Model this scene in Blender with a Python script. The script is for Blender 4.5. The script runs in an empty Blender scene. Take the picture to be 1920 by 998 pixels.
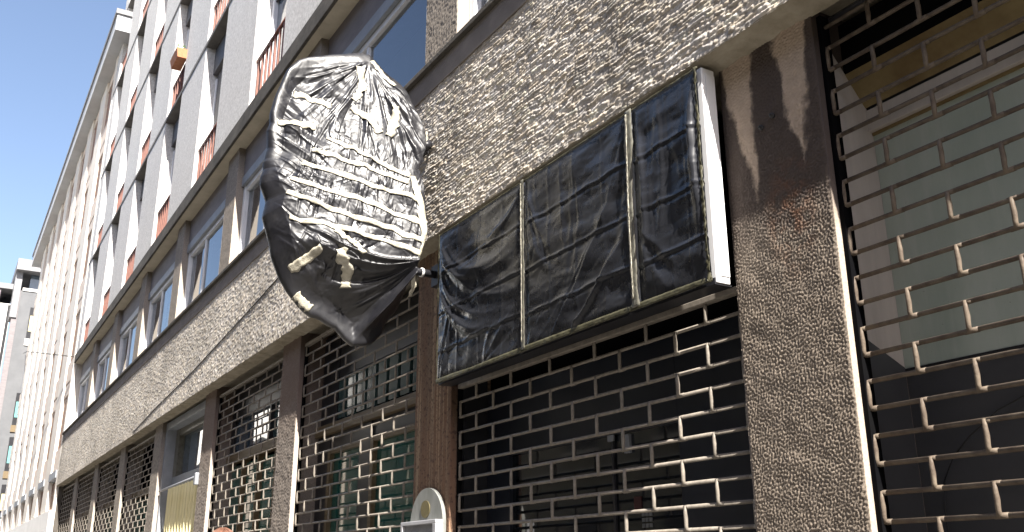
import bpy, math, random
import numpy as np
from mathutils import Vector, Matrix

random.seed(7)
scene = bpy.context.scene
COL = scene.collection
R = math.radians
G = 0.15                      # pavement height

# ------------------------------------------------------------------ helpers
class MB:
    """collects simple shapes and links them as ONE mesh object"""
    def __init__(self): self.v = []; self.f = []; self.sm = []
    def add(self, vs, fs, smooth=False):
        o = len(self.v); self.v += [tuple(p) for p in vs]
        self.f += [tuple(i + o for i in f) for f in fs]; self.sm += [smooth] * len(fs)
        return self
    def box(self, x0, x1, y0, y1, z0, z1):
        vs = [(x0,y0,z0),(x1,y0,z0),(x1,y1,z0),(x0,y1,z0),(x0,y0,z1),(x1,y0,z1),(x1,y1,z1),(x0,y1,z1)]
        return self.add(vs, [(0,3,2,1),(4,5,6,7),(0,1,5,4),(1,2,6,5),(2,3,7,6),(3,0,4,7)])
    def tube(self, pts, rad, n=8, caps=True):
        pts = [Vector(p) for p in pts]
        rads = rad if isinstance(rad, (list, tuple)) else [rad] * len(pts)
        vs, fs = [], []
        for i, p in enumerate(pts):
            d = (pts[min(i + 1, len(pts) - 1)] - pts[max(i - 1, 0)]).normalized()
            a = Vector((0, 0, 1)) if abs(d.z) < .9 else Vector((1, 0, 0))
            u = d.cross(a).normalized(); w = d.cross(u)
            for k in range(n):
                t = 2 * math.pi * k / n
                vs.append(p + (u * math.cos(t) + w * math.sin(t)) * rads[i])
        for i in range(len(pts) - 1):
            for k in range(n):
                k2 = (k + 1) % n
                fs.append((i*n+k, i*n+k2, (i+1)*n+k2, (i+1)*n+k))
        if caps:
            fs.append(tuple(range(n - 1, -1, -1))); fs.append(tuple((len(pts)-1)*n + k for k in range(n)))
        return self.add(vs, fs, True)
    def build(self, name, m=None, parent=None, bevel=0):
        me = bpy.data.meshes.new(name); me.from_pydata(self.v, [], self.f)
        me.polygons.foreach_set('use_smooth', self.sm); me.update()
        return link(name, me, m, parent, bevel)

def link(name, me, m=None, parent=None, bevel=0):
    o = bpy.data.objects.new(name, me); COL.objects.link(o)
    if m: me.materials.append(m)
    if parent is not None:
        o.parent = parent
        o.matrix_parent_inverse = Matrix.Translation(parent_loc(parent)).inverted()
    if bevel:
        b = o.modifiers.new('bevel', 'BEVEL'); b.width = bevel; b.segments = 2; b.limit_method = 'ANGLE'
    return o
def parent_loc(p):
    l = Vector((0, 0, 0))
    while p is not None:
        l = l + p.location; p = p.parent if p.parent is None else None
    return l

def thing(name, label, cat, loc=(0, 0, 0), group=None):
    o = bpy.data.objects.new(name, None); COL.objects.link(o); o.location = loc
    o.empty_display_size = .2
    return tag(o, label, cat, group)
def tag(o, label=None, cat=None, group=None, kind=None):
    if label: o['label'] = label
    if cat: o['category'] = cat
    if group: o['group'] = group
    if kind: o['kind'] = kind
    return o
def box(name, b, m, parent=None, bevel=0): return MB().box(*b).build(name, m, parent, bevel)

def grid_mesh(name, P, m, parent=None, col=None, smooth=True, flip=False):
    """P: (nz,nx,3) array of points -> one mesh"""
    nz, nx = P.shape[:2]
    me = bpy.data.meshes.new(name)
    idx = np.arange(nz * nx).reshape(nz, nx)
    q = np.stack([idx[:-1, :-1], idx[:-1, 1:], idx[1:, 1:], idx[1:, :-1]], -1).reshape(-1, 4)
    if flip: q = q[:, ::-1]
    me.vertices.add(nz * nx); me.vertices.foreach_set('co', np.ascontiguousarray(P, dtype=np.float32).ravel())
    me.loops.add(q.size); me.loops.foreach_set('vertex_index', np.ascontiguousarray(q, dtype=np.int32).ravel())
    me.polygons.add(len(q)); me.polygons.foreach_set('loop_start', np.arange(0, q.size, 4, dtype=np.int32))
    me.polygons.foreach_set('loop_total', np.full(len(q), 4, dtype=np.int32))
    me.polygons.foreach_set('use_smooth', np.full(len(q), smooth))
    me.update(calc_edges=True)
    if col is not None:
        a = me.color_attributes.new('albedo', 'FLOAT_COLOR', 'POINT')
        c = np.ones((nz * nx, 4), np.float32); c[:, :3] = col.reshape(-1, 3); a.data.foreach_set('color', c.ravel())
    return link(name, me, m, parent)

def band(ny, nx, dy, dx, lo, hi, seed, ay=1.0, ax=1.0):
    """band-passed noise with wavelengths lo..hi (metres), unit deviation"""
    r = np.random.default_rng(seed)
    F = np.fft.rfft2(r.standard_normal((ny, nx)))
    fy = np.fft.fftfreq(ny, dy)[:, None] * ay; fx = np.fft.rfftfreq(nx, dx)[None, :] * ax
    f = np.hypot(fx, fy) + 1e-9
    w = 1 / (1 + (1 / (f * hi)) ** 6) / (1 + (f * lo) ** 6)
    n = np.fft.irfft2(F * w, s=(ny, nx)); n -= n.mean()
    return n / (n.std() + 1e-12)
def sstep(a, b, x): t = np.clip((x - a) / (b - a), 0, 1); return t * t * (3 - 2 * t)

# ------------------------------------------------------------------ materials
class NT:
    def __init__(s, name):
        s.m = bpy.data.materials.new(name); s.m.use_nodes = True; s.t = s.m.node_tree
        s.b = s.t.nodes['Principled BSDF']
    def n(s, typ, **kw):
        nd = s.t.nodes.new(typ)
        for k, v in kw.items():
            if k.startswith('i_'):
                key = k[2:]; nd.inputs[int(key) if key.isdigit() else key.replace('_', ' ')].default_value = v
            else: setattr(nd, k, v)
        return nd
    def l(s, a, b): s.t.links.new(a, b)
    def coord(s, scale=(1, 1, 1), kind='Object'):
        c = s.n('ShaderNodeTexCoord'); mp = s.n('ShaderNodeMapping'); mp.inputs['Scale'].default_value = scale
        s.l(c.outputs[kind], mp.inputs['Vector']); return mp.outputs['Vector']
    def noise(s, vec, sc, det=4, rough=.55):
        n = s.n('ShaderNodeTexNoise'); n.inputs['Scale'].default_value = sc; n.inputs['Detail'].default_value = det
        n.inputs['Roughness'].default_value = rough; s.l(vec, n.inputs['Vector']); return n.outputs['Fac']
    def ramp(s, fac, stops):
        r = s.n('ShaderNodeValToRGB'); e = r.color_ramp.elements
        while len(e) < len(stops): e.new(.5)
        for x, (p, c) in zip(e, stops):
            x.position = p; x.color = (c, c, c, 1) if isinstance(c, (int, float)) else (*c, 1)
        s.l(fac, r.inputs['Fac']); return r.outputs['Color']
    def mix(s, fac, a, b, mode='MIX'):
        x = s.n('ShaderNodeMix', data_type='RGBA', blend_type=mode)
        for k, v in ((0, fac), (6, a), (7, b)):
            if isinstance(v, (int, float)): x.inputs[k].default_value = v
            elif isinstance(v, tuple): x.inputs[k].default_value = (*v, 1)
            else: s.l(v, x.inputs[k])
        return x.outputs[2]
    def math(s, op, a, b=None, clamp=False):
        x = s.n('ShaderNodeMath', operation=op, use_clamp=clamp)
        for k, v in ((0, a), (1, b)):
            if v is None: continue
            if isinstance(v, (int, float)): x.inputs[k].default_value = v
            else: s.l(v, x.inputs[k])
        return x.outputs[0]
    def bump(s, h, dist, strength=1):
        b = s.n('ShaderNodeBump'); b.inputs['Strength'].default_value = strength; b.inputs['Distance'].default_value = dist
        s.l(h, b.inputs['Height']); s.l(b.outputs[0], s.b.inputs['Normal'])
    def set(s, base=None, rough=None, metal=None, spec=None):
        if base is not None:
            if isinstance(base, tuple): s.b.inputs['Base Color'].default_value = (*base, 1)
            else: s.l(base, s.b.inputs['Base Color'])
        if rough is not None:
            if isinstance(rough, (int, float)): s.b.inputs['Roughness'].default_value = rough
            else: s.l(rough, s.b.inputs['Roughness'])
        if metal is not None: s.b.inputs['Metallic'].default_value = metal
        if spec is not None: s.b.inputs['Specular IOR Level'].default_value = spec
        return s.m

def mottled(name, a, b, sc=6, rough=.8, bump=0, bsc=80, spec=.4, stretch=(1, 1, 1), metal=0):
    t = NT(name); v = t.coord(stretch); n = t.noise(v, sc, 6, .65)
    t.set(t.ramp(n, [(.3, a), (.7, b)]), rough, metal, spec)
    if bump: t.bump(t.noise(t.coord(), bsc, 4), bump)
    return t.m

def granite(name, tint=(.36, .315, .27), stain=None):
    """bush-hammered stone of the columns; stain = None, 'drip' (tall right pillar) or 'rust'"""
    t = NT(name); v = t.coord()
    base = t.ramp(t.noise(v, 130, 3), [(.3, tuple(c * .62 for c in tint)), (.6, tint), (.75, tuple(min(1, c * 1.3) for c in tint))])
    pit = t.n('ShaderNodeAttribute', attribute_name='albedo')       # tone set by relief, darker in the tooled hollows
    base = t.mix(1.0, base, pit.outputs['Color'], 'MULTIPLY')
    base = t.mix(t.math('MULTIPLY', t.noise(v, 2.5, 5), .75), base, tuple(c * .6 for c in tint))
    sx = t.n('ShaderNodeSeparateXYZ'); t.l(v, sx.inputs[0]); X, Z = sx.outputs[0], sx.outputs[2]
    if stain == 'drip':
        wob = t.math('MULTIPLY', t.math('SUBTRACT', t.noise(t.coord((2.5, 1, 1.6)), 3.2, 4), .5), .12)
        fine = t.math('MULTIPLY', t.math('SUBTRACT', t.noise(v, 30, 4), .5), .035)
        xx = t.math('ADD', t.math('ADD', X, wob), fine)
        # two dry pale tongues, narrowing downwards, between dark wet-looking runs
        def tongue(c, w, drift, ztop, zbot):
            k = t.n('ShaderNodeMapRange', clamp=True); t.l(Z, k.inputs[0])
            k.inputs[1].default_value = zbot; k.inputs[2].default_value = ztop; k.inputs[3].default_value = 0; k.inputs[4].default_value = 1
            w_ = t.math('MULTIPLY', t.math('POWER', k.outputs[0], .75), w)
            cx = t.math('ADD', t.math('MULTIPLY', t.math('SUBTRACT', 1.0, k.outputs[0]), drift), c)
            d = t.math('ABSOLUTE', t.math('SUBTRACT', xx, cx))
            return t.math('MULTIPLY', t.math('SUBTRACT', w_, d), 45, True)
        pale = t.math('MAXIMUM', tongue(-.165, .095, .06, 3.70, 3.02), tongue(.13, .11, .02, 3.80, 3.10))
        k = t.n('ShaderNodeMapRange', clamp=True, interpolation_type='SMOOTHSTEP'); 
        t.l(t.math('ADD', Z, t.math('MULTIPLY', t.math('SUBTRACT', t.noise(v, 7, 4), .5), .35)), k.inputs[0])
        k.inputs[1].default_value = 2.80; k.inputs[2].default_value = 3.05
        dark = t.math('MULTIPLY', k.outputs[0], t.math('SUBTRACT', 1.0, t.math('MULTIPLY', pale, .95)))
        base = t.mix(t.math('MULTIPLY', t.math('MULTIPLY', k.outputs[0], pale), .75), base, t.mix(t.noise(v, 26, 5), (.42, .32, .24), (.80, .64, .50)))
        base = t.mix(t.math('MULTIPLY', dark, .86), base, (.065, .048, .042))
        # rust bloom
        d = t.n('ShaderNodeVectorMath', operation='DISTANCE'); mp = t.coord((1, 0, .55)); t.l(mp, d.inputs[0]); d.inputs[1].default_value = (.065, 0, 2.93 * .55)
        rr = t.math('SUBTRACT', 1.0, t.math('MULTIPLY', d.outputs['Value'], 6.5), True)
        rr = t.math('MULTIPLY', rr, t.ramp(t.noise(v, 22, 5), [(.42, 0.0), (.62, 1.0)]))
        base = t.mix(t.math('MULTIPLY', rr, .6), base, (.24, .10, .045))
    elif stain == 'rust':
        st = t.noise(t.coord((9, 9, .5)), 2.2, 5)
        base = t.mix(t.ramp(st, [(.35, 0.0), (.62, .8)]), base, (.21, .115, .068))
        st2 = t.noise(t.coord((16, 9, .25)), 2.0, 4)
        base = t.mix(t.ramp(st2, [(.50, 0.0), (.66, .75)]), base, (.50, .37, .24))
        base = t.mix(t.math('MULTIPLY', t.ramp(t.noise(v, 40, 4), [(.55, 0.0), (.62, 1.0)]), .6), base, (.06, .035, .03))
    elif stain == 'dark_top':  # browner and darker towards the top
        k = t.n('ShaderNodeMapRange', clamp=True, interpolation_type='SMOOTHSTEP'); 
        t.l(t.math('ADD', Z, t.math('MULTIPLY', t.math('SUBTRACT', t.noise(v, 6, 4), .5), .4)), k.inputs[0])
        k.inputs[1].default_value = 2.7; k.inputs[2].default_value = 3.25
        base = t.mix(t.math('MULTIPLY', k.outputs[0], .7), base, (.15, .10, .075))
    t.set(base, .8, 0, .3)
    t.bump(t.noise(v, 160, 3), .0012, .6)
    return t.m

M = {}
M['granite'] = granite('granite')
M['granite_dark_top'] = granite('granite_dark_top', (.36, .31, .27), 'dark_top')
M['granite_drip'] = granite('granite_drip', (.33, .275, .225), 'drip')
M['granite_rust'] = granite('granite_rust', (.27, .19, .135), 'rust')
# split-face stone band, colour per stone
t = NT('split_stone'); a = t.n('ShaderNodeAttribute', attribute_name='albedo')
c = t.mix(1.0, a.outputs['Color'], t.ramp(t.noise(t.coord(), 90, 4), [(.25, .7), (.75, 1.25)]), 'MULTIPLY')
big = t.ramp(t.noise(t.coord((.5, 1, 1.2)), 1.6, 5, .6), [(.36, .76), (.6, 1.0)])
c = t.mix(t.ramp(t.noise(t.coord((1.6, 1, .35)), 1.1, 6, .65), [(.52, 0.0), (.75, .5)]), c, (.13, .115, .095))     # rain-washed soot
M['split_stone'] = t.set(t.mix(1.0, c, big, 'MULTIPLY'), .85, 0, .3); t.bump(t.noise(t.coord(), 220, 3), .0012, .6)
M['stone_edge'] = mottled('stone_edge', (.20, .17, .12), (.36, .32, .25), 9, .9, .003, 40)
# upper stucco
t = NT('stucco'); v = t.coord()
c = t.ramp(t.noise(v, 32, 7, .75), [(.3, (.37, .36, .35)), (.66, (.69, .675, .66))])
c = t.mix(t.ramp(t.noise(t.coord((2.2, 2.2, .25)), 1.3, 6), [(.45, 0.0), (.8, .35)]), c, (.46, .44, .43))
M['stucco'] = t.set(c, .9, 0, .2); t.bump(t.noise(v, 60, 6, .75), .006, .9)
# weathered concrete of the ledges
t = NT('weathered_concrete'); v = t.coord()
c = t.ramp(t.noise(t.coord((.6, 1, 1)), 5, 7, .7), [(.3, (.045, .042, .038)), (.65, (.11, .10, .088))])
c = t.mix(t.ramp(t.noise(v, 18, 5), [(.62, 0.0), (.78, .35)]), c, (.25, .235, .2))
M['concrete'] = t.set(c, .9, 0, .2); t.bump(t.noise(v, 45, 5), .003)
M['course'] = mottled('course_render', (.11, .105, .10), (.19, .18, .17), 4, .9, .003, 50)
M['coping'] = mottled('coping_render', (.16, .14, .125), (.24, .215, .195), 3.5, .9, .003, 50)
M['soffit'] = mottled('soffit_bounce', (.40, .36, .28), (.52, .47, .37), 4, .85, .002, 60)  # ledge underside: warm light bounced off the street is put into the colour
M['cream_wall'] = mottled('cream_plaster', (.60, .555, .50), (.70, .655, .59), 3, .8, .002, 50)
M['cream_panel'] = mottled('cream_panel', (.58, .49, .42), (.68, .58, .50), 3, .8)
M['roof_soffit'] = mottled('roof_soffit', (.42, .43, .45), (.50, .51, .53), 3, .8)
M['roof_edge'] = mottled('roof_edge', (.16, .16, .17), (.25, .25, .26), 5, .7)
M['mauve_panel'] = mottled('mauve_panel', (.15, .135, .14), (.21, .19, .195), 3, .7, stretch=(1, 1, 3))
M['white_paint'] = mottled('white_paint', (.68, .67, .65), (.80, .79, .77), 5, .5)
M['white_frame'] = mottled('white_frame', (.62, .64, .68), (.74, .76, .80), 7, .45)
M['grey_frame'] = mottled('grey_frame', (.20, .215, .24), (.28, .30, .33), 5, .5)
M['shutter'] = mottled('roller_shutter', (.07, .07, .075), (.12, .115, .12), 4, .55, stretch=(1, 1, 8))
M['red_rail'] = mottled('red_oxide_paint', (.14, .055, .04), (.21, .085, .06), 14, .55)
M['terracotta'] = mottled('terracotta', (.42, .16, .08), (.55, .24, .12), 12, .8)
M['wood'] = mottled('varnished_wood', (.11, .078, .045), (.20, .15, .085), 5, .5, .001, 30, stretch=(1, 6, 12))
M['brown_shutter'] = mottled('brown_shutter', (.17, .085, .045), (.27, .14, .08), 4, .6, stretch=(1, 1, 10))
M['dark_frame'] = mottled('dark_frame', (.012, .012, .014), (.025, .025, .03), 6, .4)
M['black_gap'] = mottled('black_gap', (.004, .004, .005), (.007, .007, .007), 4, .95, spec=.0)
M['navy_panel'] = mottled('navy_panel', (.008, .010, .017), (.016, .019, .028), 2, .35)
M['charcoal_panel'] = mottled('charcoal_panel', (.050, .050, .055), (.065, .065, .071), 2.5, .4)
t = NT('sage_panel'); v = t.coord((1, 1, .35)); c = t.ramp(t.noise(v, 3.5, 6, .65), [(.3, (.33, .38, .325)), (.7, (.45, .49, .43))])
c = t.mix(t.ramp(t.noise(t.coord((7, 1, .5)), 2.2, 6, .7), [(.5, 0.0), (.72, .45)]), c, (.52, .53, .49))
c = t.mix(t.ramp(t.noise(t.coord(), 55, 2), [(.70, 0.0), (.76, .55)]), c, (.12, .12, .10))
M['sage_panel'] = t.set(c, t.ramp(t.noise(v, 6, 4), [(.3, .28), (.7, .6)]), 0, .4)
M['pale_jamb'] = mottled('pale_jamb', (.42, .38, .35), (.52, .47, .43), 7, .7, .001, 40, stretch=(2, 2, .25))
M['yellow_board'] = mottled('yellow_board', (.11, .062, .02), (.30, .235, .115), 2.2, .75)
M['grille'] = mottled('grille_paint', (.15, .132, .112), (.26, .23, .195), 30, .5, .0006, 120, spec=.2)
M['grille_old'] = mottled('grille_paint_worn', (.075, .056, .045), (.17, .138, .105), 22, .5, .0008, 120, spec=.12)
M['yellow_slat'] = mottled('yellow_slat', (.72, .64, .34), (.82, .75, .48), 6, .6, stretch=(4, 4, .3))
M['galvanised'] = mottled('galvanised', (.20, .21, .23), (.30, .31, .33), 8, .5, metal=.3)
M['white_box'] = mottled('white_acrylic', (.74, .74, .75), (.82, .82, .83), 3, .35)
M['olive_tape'] = mottled('olive_tape', (.075, .071, .055), (.17, .163, .135), 18, .4, .001, 60)
t = NT('cream_tape'); v = t.coord()
M['dull_tape'] = mottled('dull_olive_tape', (.035, .032, .018), (.085, .08, .05), 14, .5, .001, 60, spec=.3)
M['tape'] = t.set(t.ramp(t.noise(v, 26, 5), [(.3, (.30, .275, .21)), (.65, (.48, .45, .37))]), .38, 0, .6); t.bump(t.noise(v, 120, 4), .003)
def plastic(name, base, rough, bsc, bd, spec=.6):
    t = NT(name); v = t.coord((1, 1, 1))
    n1 = t.noise(v, bsc, 5, .6); n2 = t.noise(t.coord((2.2, 2.2, .7)), bsc * .45, 3)
    t.set(base, t.ramp(t.noise(v, 9, 3), [(.35, rough * .8), (.65, rough * 1.25)]), 0, spec)
    t.bump(t.math('ADD', n1, t.math('MULTIPLY', n2, 1.6)), bd); return t.m
M['bag'] = plastic('black_bin_liner', (.008, .008, .011), .45, 14, .0010, .75)
M['sheet'] = plastic('black_sheeting', (.018, .019, .023), .27, 9, .0002, .45)
# glazing
def see_through(name, tintc, ior):
    t = NT(name); g = t.n('ShaderNodeBsdfGlossy'); g.inputs['Roughness'].default_value = .015; g.inputs['Color'].default_value = (.93, .96, 1, 1)
    tr = t.n('ShaderNodeBsdfTransparent'); tr.inputs['Color'].default_value = (*tintc, 1); fr = t.n('ShaderNodeFresnel'); fr.inputs['IOR'].default_value = ior
    b = t.n('ShaderNodeBump'); b.inputs['Distance'].default_value = .004; t.l(t.noise(t.coord((1, 1, .6)), 1.4, 1), b.inputs['Height']); t.l(b.outputs[0], g.inputs['Normal'])
    mx = t.n('ShaderNodeMixShader'); t.l(fr.outputs[0], mx.inputs[0]); t.l(tr.outputs[0], mx.inputs[1]); t.l(g.outputs[0], mx.inputs[2])
    t.l(mx.outputs[0], t.t.nodes['Material Output'].inputs['Surface']); return t.m
M['clear_glass'] = see_through('clear_glass', (.75, .82, .85), 2.7)
M['curtain'] = mottled('net_curtain', (.55, .56, .57), (.70, .70, .70), 3, .9)
M['room'] = mottled('dim_room', (.40, .46, .52), (.50, .56, .62), 1.5, .9)
def glass(name, base, rough=.03, wav=0):
    t = NT(name); t.set(base, rough, 0, .5); t.b.inputs['IOR'].default_value = 1.9
    if wav: t.bump(t.noise(t.coord((1, 1, .6)), 1.4, 1), wav)
    return t.m
M['sky_glass'] = glass('window_glass', (.075, .105, .14), .02, .004)
M['dark_glass'] = glass('shop_glass', (.007, .009, .012), .05)
M['teal_glass'] = glass('teal_glass', (.018, .10, .083), .06)
M['grey_teal'] = glass('grey_teal_glass', (.06, .10, .10), .10)
M['asphalt'] = mottled('asphalt', (.04, .04, .042), (.065, .063, .06), 12, .9, .004, 90)
M['road_stone'] = mottled('road_stone', (.062, .06, .058), (.095, .092, .088), 9, .85, .003, 60)
M['paving'] = mottled('paving', (.115, .107, .097), (.155, .145, .13), 3, .85, .002, 60)
M['kerb'] = mottled('kerb_granite', (.30, .29, .28), (.42, .41, .40), 30, .8)
M['notice_stone'] = mottled('notice_enamel', (.13, .135, .12), (.235, .24, .23), 7, .6, stretch=(2, 1, .6))
M['brass'] = mottled('aged_brass', (.12, .10, .045), (.18, .15, .07), 14, .5, metal=.3)
M['paper'] = mottled('notice_paper', (.16, .165, .175), (.32, .325, .34), 6, .5, stretch=(1, 1, 2))
M['alu'] = mottled('white_aluminium', (.30, .30, .31), (.42, .42, .44), 6, .35)
M['cable'] = mottled('black_cable', (.015, .015, .016), (.03, .03, .03), 9, .5)
M['red_print'] = mottled('red_print', (.035, .006, .006), (.05, .009, .009), 9, .5)
M['white_print'] = mottled('white_print', (.10, .105, .11), (.15, .155, .16), 9, .5)
M['teal_blind'] = mottled('teal_blind', (.10, .28, .27), (.15, .36, .34), 4, .7, stretch=(1, 1, 10))
M['sand_blind'] = mottled('sand_blind', (.42, .38, .22), (.50, .46, .28), 4, .7, stretch=(1, 1, 10))
M['grey_plaster'] = mottled('grey_plaster', (.11, .113, .12), (.14, .143, .15), 1.5, .85)
M['white_plaster'] = mottled('white_plaster', (.70, .69, .67), (.80, .79, .77), 1.5, .85)
M['leaf'] = mottled('leaf', (.05, .10, .03), (.09, .16, .05), 10, .6)

# ------------------------------------------------------------------ ground
def sheet(name, x0, x1, y0, y1, z, m):
    o = MB().add([(x0,y0,z),(x1,y0,z),(x1,y1,z),(x0,y1,z)], [(0,1,2,3)]).build(name, m); tag(o, kind='structure'); return o
sheet('ground', -600, 600, -600, 600, 0.0, M['asphalt'])
sheet('road', -120, 60, -7.25, -1.9, .004, M['road_stone'])
o = box('pavement', (-120, 60, -1.75, 12, .004, G), M['paving']); tag(o, kind='structure')
o = box('kerb', (-120, 60, -1.9, -1.752, .004, G + .003), M['kerb']); tag(o, kind='structure')
o = box('pavement', (-120, 60, -24, -7.4, .004, G - .01), M['paving']); tag(o, kind='structure')
o = box('kerb', (-120, 60, -7.398, -7.25, .004, G - .007), M['kerb']); tag(o, kind='structure')

# ------------------------------------------------------------------ the apartment building
XL = -26.15                               # far (left) corner of its front
def cx(k): return -2.366 - 2.995 * k
HW = .257
B = thing('apartment_building', 'grey apartment building with rough split stone band and granite pillars above the barred shops', 'building', (-12, 0, G))
def P(name, b, m, bevel=0): return box(name, b, m, B, bevel)
P('wall', (XL, 14, .62, 12, G, 19.6), M['stucco'])
P('end_wall', (XL, XL + .12, .06, .618, G, 3.70), M['granite'])

# --- stone band
def stone_band(x0, x1, dx, dz, seed, rows, lmin, lmax, depth):
    z0, z1 = 3.72, 4.975
    xs = np.arange(x0, x1 + dx * .5, dx); zs = np.linspace(z0, z1, int((z1 - z0) / dz) + 1)
    nx, nz = len(xs), len(zs); r = np.random.default_rng(seed)
    Xg, Zg = np.meshgrid(xs, zs)
    wz = Zg + band(nz, nx, dz, dx, .25, 1.6, seed + 1, 1, .6) * .0045
    wx = Xg + band(nz, nx, dz, dx, .08, .6, seed + 2) * .007
    edges = [z0 - .05]
    while edges[-1] < z1 + .08: edges.append(edges[-1] + r.uniform(*rows))
    edges = np.array(edges); ri = np.clip(np.searchsorted(edges, wz) - 1, 0, len(edges) - 2)
    H = np.zeros_like(Xg); A = np.zeros_like(Xg); W = np.zeros_like(Xg)
    rel = (wz - edges[ri]) / (edges[ri + 1] - edges[ri])
    for k in range(len(edges) - 1):
        m = ri == k
        if not m.any(): continue
        n = int((x1 - x0) / lmin) + 20
        e = np.cumsum(r.uniform(lmin, lmax, n)) + x0 - .3
        xi = np.clip(np.searchsorted(e, wx[m]) - 1, 0, n - 2)
        rx = (wx[m] - e[xi]) / (e[xi + 1] - e[xi]); L = e[xi + 1] - e[xi]
        off = r.uniform(0, 1, n) ** 1.3; tx = r.uniform(-1, 1, n); tz = r.uniform(-1, 1, n); al = r.uniform(0, 1, n); wm = r.uniform(-1, 1, n)
        ex = np.minimum(rx, 1 - rx) * L; ez = np.minimum(rel[m], 1 - rel[m]) * (rows[0] + rows[1]) / 2
        edge = sstep(0, .006, np.minimum(ex, ez))
        H[m] = (off[xi] * depth + tx[xi] * (rx - .5) * depth * .6 + tz[xi] * (rel[m] - .5) * depth * .5) * (.25 + .75 * edge) + edge * depth * .25
        A[m] = al[xi]; W[m] = wm[xi]
    H += band(nz, nx, dz, dx, .012, .07, seed + 3) * depth * .16 + band(nz, nx, dz, dx, .3, 1.5, seed + 4) * .0008
    P_ = np.stack([Xg, -H, Zg], -1)
    s = .42 + .33 * A
    col = np.stack([s * (1.06 + .05 * W), s * .955, s * (.83 - .07 * W)], -1)
    return P_, np.clip(col, .04, .75)
for (x0, x1, dx, dz, seed, rows, lm, lM, dp) in ((-7.6, -1.5, .0085, .0052, 11, (.012, .027), .02, .095, .0075),
                                                 (XL, -7.6, .0145, .0095, 12, (.015, .028), .016, .045, .0058),
                                                 (-1.5, 14, .016, .010, 13, (.018, .034), .03, .11, .0075)):
    Pg, cg = stone_band(x0, x1, dx, dz, seed, rows, lm, lM, dp)
    grid_mesh('stone_band', Pg, M['split_stone'], B, cg)
# band core, its underside (ragged mortar edge) and end
n = 900; xs = np.linspace(XL, 14, n); r0 = np.random.default_rng(5)
jag = band(2, n, 1, (14 - XL) / n, .08, .5, 9)[0] * .006
Pg = np.stack([np.stack([xs, np.full(n, -.004) , 3.725 + jag * .3], -1), np.stack([xs, np.full(n, .012) - jag, 3.705 + jag * .6], -1),
               np.stack([xs, np.full(n, .07), 3.712 + jag * .9], -1), np.stack([xs, np.full(n, .135) + jag * .8, 3.70 + jag * .4], -1)], 0)
grid_mesh('band_soffit', Pg, M['stone_edge'], B, flip=True)
P('band_core', (XL, 14, .02, .60, 3.735, 4.975), M['stone_edge'])

# --- sill and ledges
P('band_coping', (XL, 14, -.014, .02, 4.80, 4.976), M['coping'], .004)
P('window_sill', (XL, 14, -.045, .30, 4.977, 5.018), M['concrete'], .006)
P('ledge', (XL, 14, 0.0, .30, 6.81, 7.03), M['concrete'], .008)
P('ledge_soffit', (XL + .02, 14, .03, .235, 6.800, 6.808), M['soffit'])
for z in (9.52, 12.03, 14.57, 17.08):
    P('string_course', (XL - .01, 14, .010, .33, z - .075, z), M['course'], .006)
P('roof_cornice', (XL - .1, 14, -.25, .6, 19.602, 19.85), M['concrete'])

# --- pillars, shop level and first floor
def rough_face(name, k, z0, z1, d, m, amp=.0042, seed=0, y=.12, wl=(.011, .03), parent=B, x0=None, x1=None):
    c = cx(k); x0 = c - HW if x0 is None else x0; x1 = c + HW if x1 is None else x1
    nx = max(8, int((x1 - x0) / d)); nz = int((z1 - z0) / d)
    xs = np.linspace(x0, x1, nx); zs = np.linspace(z0, z1, nz); Xg, Zg = np.meshgrid(xs, zs)
    hN = np.tanh(band(nz, nx, d, d, wl[0], wl[1], seed) * 1.3) * amp + band(nz, nx, d, d, .08, .5, seed + 1) * amp * .25
    e = sstep(0, .012, np.minimum(Xg - x0, x1 - Xg)); Y = y - hN * e + (1 - e) * .002
    Yr = np.full((nz, 1), y + .42)
    A_, B_ = np.full((nz, 1), x0), np.full((nz, 1), x1)         # doubled edge columns keep the arrises sharp
    Xf = np.concatenate([A_, A_, Xg, B_, B_], 1)
    Yf = np.concatenate([Yr, Y[:, :1], Y, Y[:, -1:], Yr], 1); Zf = np.concatenate([Zg[:, :1], Zg[:, :1], Zg, Zg[:, :1], Zg[:, :1]], 1)
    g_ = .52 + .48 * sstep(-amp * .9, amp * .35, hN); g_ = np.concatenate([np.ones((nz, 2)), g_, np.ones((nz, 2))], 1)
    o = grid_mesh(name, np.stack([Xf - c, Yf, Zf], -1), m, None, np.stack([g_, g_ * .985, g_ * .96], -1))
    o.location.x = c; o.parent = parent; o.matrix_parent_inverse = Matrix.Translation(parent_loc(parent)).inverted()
    return o
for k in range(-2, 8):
    m = {0: M['granite_drip'], 1: M['granite_rust'], 2: M['granite_dark_top'], 3: M['granite_dark_top']}.get(k, M['granite'])
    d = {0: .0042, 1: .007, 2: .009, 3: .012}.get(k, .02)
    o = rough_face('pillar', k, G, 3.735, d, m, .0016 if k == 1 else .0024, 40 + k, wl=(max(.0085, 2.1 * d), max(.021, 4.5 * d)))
    if k == 0: o['label'] = 'wide rough granite pillar with dark drips and a rust stain, right of the wrapped shop sign'
    if k == 1: o['label'] = 'rusty brown stained pillar left of the wrapped shop sign'
    o = rough_face('window_pillar', k, 5.019, 6.80, .011 if k in (0, 1, 2) else .02, M['granite'], .0022, 80 + k, wl=(.024, .05))
# brackets left in the tall pillar
for dx_, z in ((-.04, 3.345), (.022, 3.372)):
    MB().tube([(cx(0) + dx_, .128, z), (cx(0) + dx_, .108, z)], .011, 8).tube([(cx(0) + dx_, .11, z), (cx(0) + dx_, .100, z)], .006, 6).build('anchor_bolt', M['dark_frame'], B)

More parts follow.
